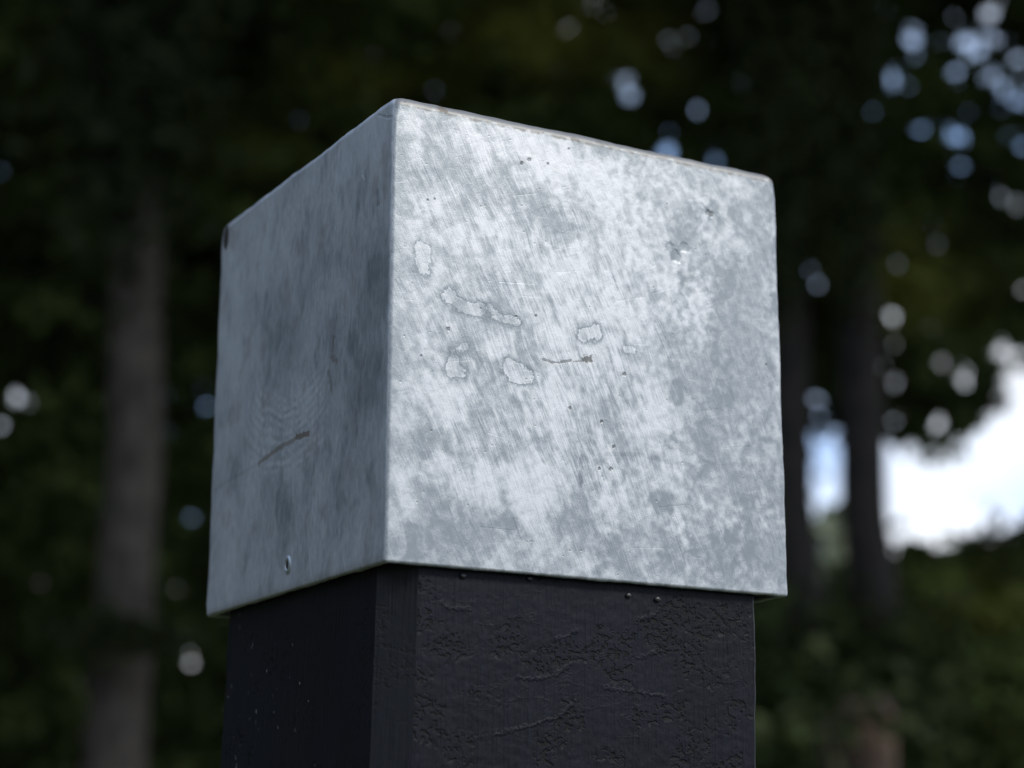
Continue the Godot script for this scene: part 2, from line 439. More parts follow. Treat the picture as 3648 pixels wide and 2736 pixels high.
func zinc_material(z: Zinc) -> StandardMaterial3D:
	var n := z.n
	var col := PackedByteArray()
	col.resize(n * n * 3)
	var rough := PackedByteArray()
	rough.resize(n * n)
	var dull := Color(0.202, 0.232, 0.254)
	var clean := Color(0.560, 0.580, 0.604)
	var brown := Color(0.135, 0.098, 0.066)
	var ramp: Array[Color] = []
	for k in 256:
		ramp.append(dull.lerp(clean, smoothstep(0.0, 1.0, k / 255.0) * 0.5 + k / 510.0).linear_to_srgb())
	var brown_s := brown.linear_to_srgb()
	var stained := Color(0.085, 0.100, 0.112).linear_to_srgb()
	for k in n * n:
		var t := clampf(z.v[k], 0.0, 1.0)
		var c: Color = ramp[int(t * 255.0)]
		if z.v[k] < 0.0:
			c = c.lerp(stained, clampf(-z.v[k] / 0.45, 0.0, 1.0))
		if z.rust_shade[k] > 0.0:
			c = c.lerp(brown_s, clampf(z.rust_shade[k], 0.0, 1.0) * 0.8)
		col[k * 3] = int(c.r * 255.0)
		col[k * 3 + 1] = int(c.g * 255.0)
		col[k * 3 + 2] = int(c.b * 255.0)
		rough[k] = int(clampf(0.38 + 0.14 * t + 0.25 * z.rust_shade[k], 0.0, 1.0) * 255.0)
	var m := StandardMaterial3D.new()
	m.albedo_texture = ImageTexture.create_from_image(Image.create_from_data(n, n, false, Image.FORMAT_RGB8, col))
	m.roughness = 1.0
	m.roughness_texture = ImageTexture.create_from_image(Image.create_from_data(n, n, false, Image.FORMAT_L8, rough))
	m.metallic = 0.32
	m.heightmap_enabled = true
	m.heightmap_texture = ImageTexture.create_from_image(Image.create_from_data(n, n, false, Image.FORMAT_RF, z.h.to_byte_array()))
	m.heightmap_scale = 0.022
	return m

func build_cap() -> void:
	var cap := thing("post_cap", "weathered galvanised steel box cap fitted over the top of the black post", "post cap", Vector3(0, CAP_Y, 0))
	var front := zinc_material(zinc_front())
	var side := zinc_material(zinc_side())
	var r2 := 0.022            # fillet along the top
	var sheet := 0.017
	# profile from inside the lip up to the top: inset, height, outward tilt of the normal (angle), -1 for inner wall
	var prof: Array[Vector3] = []
	for y in [0.6, 0.3, 0.12, 0.03]:
		prof.append(Vector3(sheet, y, PI))
	for k in 7:
		var a := PI + PI * k / 6.0
		prof.append(Vector3(sheet * 0.5 - cos(a) * sheet * 0.5, sheet * 0.4 + sin(a) * sheet * 0.4, a))
	var ys := [0.015, 0.03, 0.05, 0.08]
	for k in 36:
		ys.append(0.1 + 0.84 * k / 35.0)
	ys.append(0.96)
	for y in ys:
		prof.append(Vector3(0.0, y, TAU))
	for k in 9:
		var a := 0.5 * PI * k / 8.0
		prof.append(Vector3(r2 * (1.0 - cos(a)), CAP_H - r2 + r2 * sin(a), TAU + a))
	var lump := noise(61, 3)
	var along: Array[float] = []      # positions along one side, -1 .. 1 with the corner arcs beyond
	for k in 61:
		along.append(-1.0 + 2.0 * k / 60.0)
	# side panels: front faces +Z; the others are turned by quarter turns about the middle of the cap
	for s in 4:
		var pos := []
		var nor := []
		var uvs := []
		var nu := along.size() + 12
		for p in prof:
			var rc := lerpf(0.010, 0.022, smoothstep(0.93, 1.0, p.y))
			var a := 0.5 - p.x
			rc = maxf(0.004, rc - p.x * 0.4)
			for i in nu:
				var q: Vector2
				var nn: Vector2
				if i < 6 or i >= nu - 6:
					var sgn := -1.0 if i < 6 else 1.0
					var t := (1.0 - i / 6.0 if i < 6 else (i - (nu - 7)) / 6.0) * PI * 0.25
					nn = Vector2(sgn * sin(t), cos(t))
					q = Vector2(sgn * (a - rc), a - rc) + nn * rc
				else:
					nn = Vector2(0, 1)
					q = Vector2(along[i - 6] * (a - rc), a)
				var ca := cos(p.z)
				var n3 := Vector3(nn.x * ca, sin(p.z), nn.y * ca).normalized()
				var v3 := Vector3(q.x, p.y, q.y)
				# turn about the middle
				var turn := -PI * 0.5 * s
				v3 = v3.rotated(Vector3.UP, turn)
				n3 = n3.rotated(Vector3.UP, turn)
				var bump := 0.0013 * lump.get_noise_3dv(v3 * 26.0) + 0.0022 * lump.get_noise_3dv(v3 * 5.0)
				if p.y > 0.9:
					bump += 0.0026 * smoothstep(0.9, 0.98, p.y) * lump.get_noise_3dv(v3 * 9.0 + Vector3(5, 0, 0))
				if p.y < 0.06:
					bump += 0.0016 * lump.get_noise_3dv(v3 * 40.0)
				v3 += n3 * bump
				# the front top corner is hammered down a little
				var corner := Vector2(v3.x + 0.5, v3.z - 0.5).length()
				if v3.y > 0.9 and corner < 0.16:
					v3.y -= 0.001 * smoothstep(0.16, 0.02, corner) * smoothstep(0.9, 1.0, v3.y)
				var world := v3 + Vector3(0.5, 0.0, -0.5)
				pos.append(world * W)
				nor.append(n3)
				var u := q.x + 0.5
				uvs.append(Vector2(u, 1.0 - p.y / CAP_H))
		var mesh := grid_mesh(pos, nor, uvs, nu, prof.size(), true)
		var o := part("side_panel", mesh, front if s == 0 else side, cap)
		if s == 0:
			o.set_meta("label", "brightly lit face of the cap with wiped white bloom and dried puddle marks")
		elif s == 1:
			o.set_meta("label", "shaded bluish face of the cap with a brown scratch and a screw dent")
	# the top sheet
	var tp := []
	var tn := []
	var tu := []
	var m := 41
	var e := 0.5 - r2
	for j in m:
		for i in m:
			var x := -1.0 + 2.0 * i / (m - 1)
			var zz := -1.0 + 2.0 * j / (m - 1)
			var v := Vector3(x * (e - 0.002), CAP_H - 0.0002, zz * (e - 0.002))
			v.y += 0.002 * lump.get_noise_3dv(v * 7.0) * (1.0 - maxf(absf(x), absf(zz)))
			tp.append((v + Vector3(0.5, 0, -0.5)) * W)
			tn.append(Vector3.UP)
			tu.append(Vector2(x * 0.5 + 0.5, zz * 0.5 + 0.5))
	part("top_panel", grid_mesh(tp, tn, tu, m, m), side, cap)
	# the dent of a screw low on the shaded face, a dark disc for the hole at its far top corner, burrs on the lip
	var rim := StandardMaterial3D.new()
	rim.albedo_color = Color(0.42, 0.45, 0.47).linear_to_srgb()
	rim.metallic = 0.6
	rim.roughness = 0.45
	var pit := StandardMaterial3D.new()
	pit.albedo_color = Color(0.035, 0.028, 0.022).linear_to_srgb()
	pit.roughness = 0.9
	var turn_left := Basis(Vector3(0, 0, 1), PI * 0.5)     # +Y of a lathe shape onto -X
	var hole := part("screw_hole", lathe([Vector2(0.0019, -0.0002), Vector2(0.00165, 0.00022), Vector2(0.0013, 0.00036), Vector2(0.00105, 0.00026), Vector2(0.0009, 0.00008)]), rim, cap)
	hole.transform = Transform3D(turn_left * Basis.from_scale(Vector3(1.25, 1.0, 1.0)), Vector3(-0.0001, 0.060 * CAP_H * W, (0.506 - 1.0) * W))
	part("dent_centre", lathe([Vector2(0.0010, 0.00005), Vector2(0.0007, 0.00012), Vector2(0.0, 0.00016)]), pit, hole)  # dark disc at the centre of the dent
	var hole_disc := part("corner_hole", lathe([Vector2(0.0017, 0.0), Vector2(0.0013, 0.0003), Vector2(0.0, 0.0004)]), pit, cap)  # dark raised disc standing in for the darkness of the corner hole
	hole_disc.transform = Transform3D(turn_left * Basis.from_scale(Vector3(2.1, 1.0, 1.1)), Vector3(-0.0002, 0.955 * CAP_H * W, (0.040 - 1.0) * W))
	for q in [[Vector3(0.012, 0.004, -0.982), 0.0009]]:
		var sp := lathe([Vector2(0.0, -0.7), Vector2(0.6, -0.55), Vector2(1.0, 0.0), Vector2(0.7, 0.5), Vector2(0.0, 0.8)], 9)
		var b := part("zinc_burr", sp, side, cap)
		b.transform = Transform3D(Basis(Vector3(0.3, 1, 0.2).normalized(), 0.7) * Basis.from_scale(Vector3(1.6, 0.8, 0.8) * q[1]), (q[0] as Vector3) * W)

# ------------------------------------------------------------------ the black post
func paint_material(seed_: int, broken: float, specks: bool) -> StandardMaterial3D:
	var w := 1024
	var hh := 768                    # the picture repeats down the post without a seam
	var col := PackedByteArray()
	col.resize(w * hh * 3)
	var ht := PackedFloat32Array()
	ht.resize(w * hh)
	var ro := PackedByteArray()
	ro.resize(w * hh)
	var a := noise(seed_, 3)
	var b := noise(seed_ + 1, 2)
	var big := noise(seed_ + 2, 2)
	var ring := 0.75 / TAU
	for j in hh:
		var t := TAU * j / hh
		var cy := cos(t) * ring
		var sy := sin(t) * ring
		for i in w:
			var x := (i + 0.5) / w
			var k := j * w + i
			var wide := big.get_noise_3d(x * 2.2, cy * 2.6, sy * 2.6)
			var brush := b.get_noise_3d(x * 110.0, cy * 4.0, sy * 4.0)
			var soft := a.get_noise_3d(x * 24.0, cy * 34.0, sy * 34.0)
			var crease := 0.0
			var chip := 0.0
			if broken > 0.0:
				var yy := 0.75 * j / hh
				var tilt := yy + 0.16 * x
				var c1 := absf(a.get_noise_3d(x * 6.0 + 11.0, cos(TAU * tilt / 0.75) * ring * 20.0, sin(TAU * tilt / 0.75) * ring * 20.0))
				var where := smoothstep(0.02, 0.40, big.get_noise_3d(x * 4.6 + 30.0, cy * 6.0, sy * 6.0) + 0.12)
				crease = (1.0 - smoothstep(0.0, 0.045, c1)) * where
				var c2 := a.get_noise_3d(x * 52.0 + 70.0, cy * 70.0, sy * 70.0)
				chip = smoothstep(0.12, 0.24, c2) * smoothstep(0.02, 0.34, big.get_noise_3d(x * 6.0 + 60.0, cy * 9.0, sy * 9.0))
			ht[k] = 0.4 + (0.03 + 0.13 * broken) * brush + 0.10 * soft * (0.3 + broken) + broken * (0.07 * crease - 0.38 * chip) + 0.08 * broken * b.get_noise_3d(x * 170.0, cy * 30.0, sy * 30.0) + 0.05 * wide
			var g := 0.0085 + 0.0035 * wide + 0.002 * brush
			var c := Color(g * 0.90, g * 0.98, g * (1.55 if broken > 0.5 else 1.3))
			if chip > 0.0:
				c = c.lerp(Color(0.0085, 0.0083, 0.0085), chip)
			if wide < -0.2:
				c = c.lerp(Color(0.0105, 0.0110, 0.0125), smoothstep(0.2, 0.6, -wide) * 0.25)
			c = c.linear_to_srgb()
			col[k * 3] = int(c.r * 255.0 + 0.5)
			col[k * 3 + 1] = int(c.g * 255.0 + 0.5)
			col[k * 3 + 2] = int(c.b * 255.0 + 0.5)
			ro[k] = int(clampf(0.52 + 0.10 * wide + 0.12 * chip, 0.0, 1.0) * 255.0)
	var r := RandomNumberGenerator.new()
	r.seed = seed_
	if specks:
		for q in 60:
			var x := int(clampf(0.28 + r.randfn() * 0.16, 0.02, 0.98) * w)
			var y := r.randi_range(10, hh - 20)
			var lit := r.randf_range(0.25, 0.62)
			var len := r.randi_range(3, 10)
			for d in len:
				for e in r.randi_range(2, 5):
					var k := ((y + d) % hh * w + mini(w - 1, x + e + d / 4)) * 3
					col[k] = int(lit * 255)
					col[k + 1] = int(lit * 255)
					col[k + 2] = int(lit * 245)
	if broken > 0.5:
		# one long raised ridge of paint and a few short ones
		for q in [[Vector2(0.21, 0.327), Vector2(0.25, 0.315), Vector2(0.293, 0.306), Vector2(0.331, 0.289), Vector2(0.357, 0.287), Vector2(0.376, 0.27), Vector2(0.398, 0.246)], [Vector2(0.257, 0.209), Vector2(0.304, 0.209), Vector2(0.357, 0.196), Vector2(0.388, 0.169)], [Vector2(0.35, 0.122), Vector2(0.376, 0.116), Vector2(0.40, 0.100)], [Vector2(0.55, 0.066), Vector2(0.584, 0.058), Vector2(0.60, 0.05)], [Vector2(0.55, 0.15), Vector2(0.586, 0.137), Vector2(0.61, 0.13)], [Vector2(0.47, 0.216), Vector2(0.50, 0.219), Vector2(0.582, 0.222), Vector2(0.62, 0.224)], [Vector2(0.08, 0.07), Vector2(0.095, 0.08), Vector2(0.146, 0.078)]]:
			var pts: Array = []
			for p in q:
				pts.append(Vector2((p.x - 0.025) / 0.902, p.y))
			var box := Rect2(pts[0], Vector2.ZERO)
			for p in pts:
				box = box.expand(p)
			box = box.grow(0.03)
			for j in range(maxi(0, int(box.position.y / 0.75 * hh)), mini(hh, int(box.end.y / 0.75 * hh))):
				for i in range(maxi(0, int(box.position.x * w)), mini(w, int(box.end.x * w))):
					var x := (i + 0.5) / w
					var y := 0.75 * (j + 0.5) / hh
					var sd := capsule_distance(x, y + 0.006 * a.get_noise_2d(x * 80.0, y * 80.0), pts) + 0.003 * a.get_noise_2d(x * 45.0, y * 45.0)
					var f := 1.0 - smoothstep(0.001, 0.006, sd)
					ht[j * w + i] += 0.20 * f
	var m := StandardMaterial3D.new()
	m.albedo_texture = ImageTexture.create_from_image(Image.create_from_data(w, hh, false, Image.FORMAT_RGB8, col))
	m.roughness = 1.0
	m.roughness_texture = ImageTexture.create_from_image(Image.create_from_data(w, hh, false, Image.FORMAT_L8, ro))
	m.heightmap_enabled = true
	m.heightmap_texture = ImageTexture.create_from_image(Image.create_from_data(w, hh, false, Image.FORMAT_RF, ht.to_byte_array()))
	m.heightmap_scale = 0.06
	m.metallic_specular = 0.25 if broken > 0.5 else 0.2
	return m

func build_post() -> void:
	# the post leans one degree under its cap
	var post := thing("wooden_post", "square wooden post painted black with chamfered corners, standing under the metal cap", "post", Vector3(0, CAP_Y, 0))
	var pivot := Vector3(0.5, 0.0, -0.5) * W
	var lean := Basis(INTO, 0.018)
	post.transform = Transform3D(lean, Vector3(0, CAP_Y, 0) + pivot - lean * pivot)
	var x0 := 0.025
	var z0 := -0.023
	var s := 0.902
	# corners of the plan, running round from the back left
	var plan := [
		Vector2(x0, z0 - s + 0.02), Vector2(x0, z0 - 0.0622),
		Vector2(x0 + 0.0622, z0), Vector2(x0 + s - 0.008, z0),
		Vector2(x0 + s, z0 - 0.008), Vector2(x0 + s, z0 - s + 0.03),
		Vector2(x0 + s - 0.03, z0 - s), Vector2(x0 + 0.02, z0 - s),
	]
	var rough := paint_material(71, 1.0, false)
	var smooth := paint_material(81, 0.12, true)
	var edge_paint := paint_material(75, 0.25, false)
	edge_paint.metallic_specular = 0.38
	var lump := noise(91, 3)
	var top := 0.62
	var foot := -(CAP_Y + 0.02) / W
	var levels: Array[float] = []
	var y := top
	while y > -0.75:
		levels.append(y)
		y -= 0.011
	while y > foot:
		levels.append(y)
		y -= 0.25
	levels.append(foot)
	for f in 8:
		var a: Vector2 = plan[f]
		var b: Vector2 = plan[(f + 1) % 8]
		var chamfer := f % 2 == 1
		var n2 := Vector2(-(b - a).y, (b - a).x).normalized()
		n2 = Vector2((a - b).y, (b - a).x).normalized()
		var cols := 5 if chamfer else 3
		var pos := []
		var nor := []
		var uvs := []
		for lv in levels:
			for i in cols:
				var t := float(i) / (cols - 1)
				var p := a.lerp(b, t)
				var off := 0.0022 * lump.get_noise_2d(lv * 22.0, f * 9.0 + (0.0 if i == 0 else 30.0) if i == 0 or i == cols - 1 else 3.0)
				var key := Vector3(p.x * 3.0, lv * 9.0, p.y * 3.0)
				off = 0.0026 * lump.get_noise_3dv(key)
				var away := (p - Vector2(0.48, -0.47)).normalized()
				p += away * off
				pos.append(Vector3(p.x, lv, p.y) * W)
				nor.append(Vector3(n2.x, 0, n2.y))
				var span := (b - a).length()
				uvs.append(Vector2((0.0 if not chamfer else 0.9) + t * span / 0.902, -lv / 0.75))
		var o := part("chamfer" if chamfer else "face", grid_mesh(pos, nor, uvs, cols, levels.size()), rough if f == 2 or f == 4 else edge_paint if f == 1 else smooth, post)
		if f == 2:
			o.set_meta("label", "post face with blistered and ridged black paint")
	var st := SurfaceTool.new()
	st.begin(Mesh.PRIMITIVE_TRIANGLES)
	for f in 8:
		for p in [Vector2(0.48, -0.47), plan[f], plan[(f + 1) % 8]]:
			st.set_normal(Vector3.UP)
			st.set_uv(p)
			st.add_vertex(Vector3(p.x, top, p.y) * W)
	part("top_end", st.commit(), smooth, post)
	# beads of paint that ran out under the cap
	var bead := StandardMaterial3D.new()
	bead.albedo_color = Color(0.016, 0.0165, 0.019).linear_to_srgb()
	bead.roughness = 0.4
	var drop := SphereMesh.new()
	drop.radius = 1.0
	drop.height = 2.0
	drop.radial_segments = 14
	drop.rings = 8
	for q in [Vector3(0.189, -0.011, 1.0), Vector3(0.589, -0.017, 0.95), Vector3(0.663, -0.019, 1.05), Vector3(0.345, -0.003, 0.9)]:
		var o := part("paint_bead", drop, bead, post)
		o.transform = Transform3D(Basis.from_scale(Vector3(0.00085, 0.00065, 0.00045) * q.z), Vector3(q.x, q.y, z0 + 0.002) * W)

# ------------------------------------------------------------------ trees
func leaf_mesh() -> ArrayMesh:
	# a pointed oval leaf, one unit long, folded a little along its midrib
	var st := SurfaceTool.new()
	st.begin(Mesh.PRIMITIVE_TRIANGLES)
	var mid := [Vector3(0, 0, -0.5), Vector3(0, 0.0, -0.1), Vector3(0, -0.02, 0.2), Vector3(0, -0.06, 0.5)]
	var wide := [0.0, 0.30, 0.25, 0.0]
	for sgn in [-1.0, 1.0]:
		for k in 3:
			var a: Vector3 = mid[k]
			var b: Vector3 = mid[k + 1]
			var c: Vector3 = a + Vector3(sgn * wide[k], 0.06 * wide[k] * 4.0, 0.0)
			var d: Vector3 = b + Vector3(sgn * wide[k + 1], 0.06 * wide[k + 1] * 4.0, 0.0)
			var tris := []
			if k > 0:
				tris.append([a, c, d] if sgn > 0 else [a, d, c])
			if k < 2:
				tris.append([a, d, b] if sgn > 0 else [a, b, d])
			elif k == 2:
				tris = [[a, c, b] if sgn > 0 else [a, b, c]]
			for t in tris:
				for p in t:
					st.add_vertex(p)
	st.generate_normals()
	return st.commit()

var leaf: ArrayMesh
var leaf_paint: StandardMaterial3D
var bark := {}

func leaf_material() -> StandardMaterial3D:
	var m := StandardMaterial3D.new()
	m.vertex_color_use_as_albedo = true
	m.roughness = 0.75
	m.metallic_specular = 0.25
	m.backlight_enabled = true
	m.backlight = Color(0.35, 0.40, 0.12)
	return m

func bark_material(base: Color, seed_: int) -> StandardMaterial3D:
	var m := StandardMaterial3D.new()
	var nt := NoiseTexture2D.new()
	nt.noise = noise(seed_, 4, 0.03)
	nt.width = 256
	nt.height = 256
	nt.seamless = true
	var ramp := Gradient.new()
	ramp.set_color(0, (base * 0.35).linear_to_srgb())
	ramp.set_color(1, (base * 1.7).linear_to_srgb())
	nt.color_ramp = ramp
	m.albedo_texture = nt
	m.uv1_triplanar = true
	m.uv1_world_triplanar = true
	m.uv1_scale = Vector3(1.6, 0.5, 1.6)
	m.roughness = 0.95
	return m

func tube(points: Array, radii: Array, seed_: int, sides := 14) -> ArrayMesh:
	var lump := noise(seed_, 3)
	var curve := Curve3D.new()
	for p in points:
		curve.add_point(p)
	var pos := []
	var nor := []
	var uvs := []
	var rings := 40
	for j in rings:
		var t := float(j) / (rings - 1)
		var c := curve.sample_baked(t * curve.get_baked_length())
		var f := t * (radii.size() - 1)
		var r := lerpf(radii[int(f)], radii[mini(radii.size() - 1, int(f) + 1)], f - int(f))
		for i in sides + 1:
			var a := TAU * (i % sides) / sides
			var d := Vector3(cos(a), 0, sin(a))
			var rr := r * (1.0 + 0.14 * lump.get_noise_3dv(d * 1.3 + c * 2.5))
			pos.append(c + d * rr)
			nor.append(d)
			uvs.append(Vector2(float(i) / sides, t))
	return grid_mesh(pos, nor, uvs, sides + 1, rings)

func place(along_: float, deep: float, up := 0.0) -> Vector3:
	return Vector3(EYE.x, up, EYE.z) + ALONG * along_ + INTO * deep

class Leaves:
	var buffer := PackedFloat32Array()
	var count := 0
	func add(t: Transform3D, c: Color) -> void:
		var b := t.basis
		buffer.append_array(PackedFloat32Array([b.x.x, b.y.x, b.z.x, t.origin.x, b.x.y, b.y.y, b.z.y, t.origin.y, b.x.z, b.y.z, b.z.z, t.origin.z, c.r, c.g, c.b, 1.0]))
		count += 1

func crown(called: String, leaves: Leaves, parent: Node3D) -> void:
	if leaves.count == 0:
		return
	var mm := MultiMesh.new()
	mm.transform_format = MultiMesh.TRANSFORM_3D
	mm.use_colors = true
	mm.mesh = leaf
	mm.instance_count = leaves.count
	mm.buffer = leaves.buffer
	var o := MultiMeshInstance3D.new()
	o.name = called
	o.multimesh = mm
	o.material_override = leaf_paint
	o.set_meta("kind", "stuff")
	parent.add_child(o, true)

func any_turn() -> Basis:
	var q := Quaternion(rng.randfn(), rng.randfn(), rng.randfn(), rng.randfn()).normalized()
	return Basis(q)

func build_wood() -> void:
	leaf = leaf_mesh()
	leaf_paint = leaf_material()
	var pale := bark_material(Color(0.080, 0.067, 0.053), 101)
	var dark := bark_material(Color(0.030, 0.025, 0.021), 102)
	var brown := bark_material(Color(0.042, 0.030, 0.024), 103)
	# trees: name, label, along, deep, lean points (along offset by height), radius, bark, crown range along
	var trees := [
		["pale_tree", "tall tree with a broad pale grey trunk, left of the post", -1.78, 9.0, -0.02, 0.128, pale, -9.0, -1.25],
		["leafy_tree", "dense dark green tree standing straight behind the metal cap", -0.2, 12.6, 0.0, 0.11, dark, -1.25, 0.75],
		["slender_tree", "slender dark trunk between the metal cap and the small blue sky gap", 1.85, 10.9, -0.070, 0.128, dark, 0.75, 1.65],
		["leaning_tree", "leaning dark trunk between the small blue sky gap and the big white sky gap", 2.32, 10.9, -0.092, 0.135, dark, 1.65, 2.45],
		["gap_tree", "loose leafy tree with many bright sky gaps at the upper right corner", 4.4, 11.6, 0.0, 0.13, brown, 2.45, 9.0],
	]
	var nodes: Array[Node3D] = []
	for t in trees:
		var base := place(t[2], t[3])
		var o := thing(t[0], t[1], "tree", base)
		var pts := []
		var lean: float = t[4]
		for k in 7:
			var h := k * 1.5
			var shift := lean * minf(h, 3.6) + 0.05 * sin(k * 1.7 + t[2])
			pts.append(ALONG * (shift if k > 0 else 0.0) + Vector3(0, h - 0.05, 0))
		var r: float = t[5]
		part("trunk", tube(pts, [r * 1.5, r * 1.08, r, r * 0.95, r * 0.9, r * 0.8, r * 0.6], 200 + nodes.size()), t[6], o)
		for k in 5:
			var h := 5.0 + k * 0.9
			var d := (INTO + ALONG * rng.randf_range(-0.8, 0.8) + Vector3(0, 0.5, 0)) * 1.4
			var s := ALONG * lean * minf(h, 3.6) + Vector3(0, h, 0)
			part("limb", tube([s, s + d * 0.5 + Vector3(0, 0.1, 0), s + d], [r * 0.4, r * 0.3, r * 0.12], 300 + k, 8), t[6], o)
		nodes.append(o)
	var crowns: Array[Leaves] = []
	for k in 5:
		crowns.append(Leaves.new())
	var bushes: Array[Leaves] = []
	for k in 5:
		bushes.append(Leaves.new())
	# openings sorted into cells of 20 cm
	var cells := {}
	for g in openings:
		if g.x < -0.6 and g.z < 0.0055:
			continue
		var reach := 0.09
		for cx in range(floori((g.x - reach) / 0.2), floori((g.x + reach) / 0.2) + 1):
			for cy in range(floori((g.y - reach) / 0.2), floori((g.y + reach) / 0.2) + 1):
				var key := Vector2i(cx, cy)
				if not cells.has(key):
					cells[key] = []
				cells[key].append(g)
	var big_gap := PackedVector2Array([Vector2(2.23, 3.58), Vector2(2.41, 3.58), Vector2(2.58, 3.50), Vector2(2.74, 3.62), Vector2(2.95, 3.82), Vector2(3.05, 4.04), Vector2(3.19, 4.18), Vector2(3.9, 4.25), Vector2(3.9, 2.99), Vector2(3.48, 2.96), Vector2(3.08, 2.97), Vector2(2.69, 2.85), Vector2(2.47, 2.80), Vector2(2.31, 2.86), Vector2(2.1, 2.8), Vector2(2.0, 3.3)])
	var sliver := PackedVector2Array([Vector2(1.70, 3.56), Vector2(1.84, 3.60), Vector2(1.97, 3.61), Vector2(2.12, 3.55), Vector2(2.2, 3.24), Vector2(2.2, 2.60), Vector2(1.74, 2.60), Vector2(1.68, 3.24)])
	var rag := noise(111, 3)
	var tone := noise(112, 2)
	var painted_sun := [[-0.02, 6.05, 0.35, 0.25, 1.0], [0.25, 6.2, 0.4, 0.25, 0.8], [-0.9, 5.85, 0.4, 0.16, 0.9], [-1.21, 5.95, 0.2, 0.12, 0.7], [2.15, 4.72, 0.45, 0.22, 0.8], [2.45, 4.42, 0.4, 0.2, 0.7], [1.75, 5.0, 0.3, 0.15, 0.5], [2.75, 2.5, 0.5, 0.2, 0.7], [1.76, 1.85, 0.4, 0.2, 0.3], [-1.6, 5.37, 0.4, 0.2, 0.4], [-2.2, 5.0, 0.5, 0.2, 0.25], [0.9, 6.1, 0.3, 0.3, 0.5]]
	var total := 240000
	for q in total:
		var s := rng.randf_range(-5.0, 5.0)
		var h := rng.randf_range(0.05, 7.2)
		if absf(s) > 4.2 + 1.1 * rag.get_noise_2d(h * 1.3, 200.0 * signf(s)) + rng.randfn() * 0.15:
			continue
		var thick := 0.07 if h > 1.9 else 0.5
		var deep := 11.5 + rng.randf_range(-thick, thick)
		var len := rng.randf_range(0.09, 0.14)
		var turn := any_turn()
		var p := Vector2(s, h)
		var pr := p + Vector2(rag.get_noise_2d(s * 3.0, h * 3.0), rag.get_noise_2d(s * 3.0 + 50.0, h * 3.0)) * 0.07
		pr += Vector2(rng.randfn(), rng.randfn()) * 0.075
		if Geometry2D.is_point_in_polygon(pr, big_gap) or Geometry2D.is_point_in_polygon(pr, sliver):
			continue
		var thin := smoothstep(-0.2, 2.4, s) * smoothstep(4.7, 6.0, h)
		if rag.get_noise_2d(s * 8.0 + 80.0, h * 8.0) > 0.04 and rng.randf() < 0.74 * thin:
			continue
		var key := Vector2i(floori(s / 0.2), floori(h / 0.2))
		if cells.has(key):
			var tip := Vector2(turn.z.dot(ALONG), turn.z.y) * len * 0.5
			var wing := Vector2(turn.x.dot(ALONG), turn.x.y) * len * 0.3
			var hit := false
			for g in cells[key]:
				var c := Vector2(g.x, g.y)
				var near := Geometry2D.get_closest_point_to_segment(c, p - tip, p + tip)
				if near.distance_to(c) < g.z * (0.58 if g.x < -0.6 else 0.45 if g.y < 4.3 else 0.62) + 0.003 + wing.length() * 0.8:
					hit = true
					break
			if hit:
				continue
		var lit := clampf(blob(painted_sun, s, h), 0.0, 1.0)
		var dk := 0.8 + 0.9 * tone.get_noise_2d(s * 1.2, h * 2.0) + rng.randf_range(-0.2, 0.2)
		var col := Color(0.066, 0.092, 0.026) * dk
		col = col.lerp(Color(0.30, 0.30, 0.06), lit * rng.randf_range(0.5, 1.0))  # the lit look of these patches is put into the leaf colour
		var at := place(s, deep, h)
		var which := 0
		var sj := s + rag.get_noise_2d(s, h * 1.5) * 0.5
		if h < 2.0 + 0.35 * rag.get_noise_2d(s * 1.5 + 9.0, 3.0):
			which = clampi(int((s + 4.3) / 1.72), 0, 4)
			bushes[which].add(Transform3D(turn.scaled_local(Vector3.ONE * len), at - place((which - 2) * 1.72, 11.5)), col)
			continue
		for k in 5:
			if sj >= trees[k][7] and sj < trees[k][8]:
				which = k
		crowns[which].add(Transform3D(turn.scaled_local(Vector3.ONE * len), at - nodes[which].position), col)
	# dark leaves added before the pale trunk, for the canopy shade on its upper part
	for q in 5200:
		var h := 3.2 + 3.3 * sqrt(rng.randf())
		if rng.randf() > smoothstep(3.3, 4.7, h):
			continue
		var s := -1.83 + rng.randfn() * 0.20
		crowns[0].add(Transform3D(any_turn().scaled_local(Vector3.ONE * rng.randf_range(0.08, 0.12)), place(s, 8.7 + rng.randf_range(-0.15, 0.15), h) - nodes[0].position), Color(0.030, 0.040, 0.017) * rng.randf_range(0.6, 1.2))
	for q in 5200:
		var h := 3.6 + 3.2 * sqrt(rng.randf())
		if rng.randf() > smoothstep(3.7, 4.9, h):
			continue
		var first := rng.randf() < 0.5
		var s := (1.56 if first else 1.98) + rng.randfn() * 0.10
		crowns[2 if first else 3].add(Transform3D(any_turn().scaled_local(Vector3.ONE * rng.randf_range(0.08, 0.12)), place(s, 10.65 + rng.randf_range(-0.1, 0.1), h) - nodes[2 if first else 3].position), Color(0.036, 0.048, 0.018) * rng.randf_range(0.6, 1.4))
	# growth before the feet of the two dark trunks
	for q in 2600:
		var h := rng.randf_range(1.0, 2.55)
		if rng.randf() < smoothstep(2.0, 2.6, h):
			continue
		bushes[4].add(Transform3D(any_turn().scaled_local(Vector3.ONE * rng.randf_range(0.08, 0.12)), place(rng.randf_range(1.3, 2.5), 10.6 + rng.randf_range(-0.15, 0.15), h) - place(3.44, 11.5)), Color(0.050, 0.068, 0.022) * rng.randf_range(0.6, 1.3))
	# leaves before the broken trunk
	for q in 110:
		bushes[3].add(Transform3D(any_turn().scaled_local(Vector3.ONE * rng.randf_range(0.06, 0.1)), place(1.235 + rng.randfn() * 0.16, 6.75, 1.50 + rng.randfn() * 0.09) - place(1.72, 11.5)), Color(0.036, 0.048, 0.018))
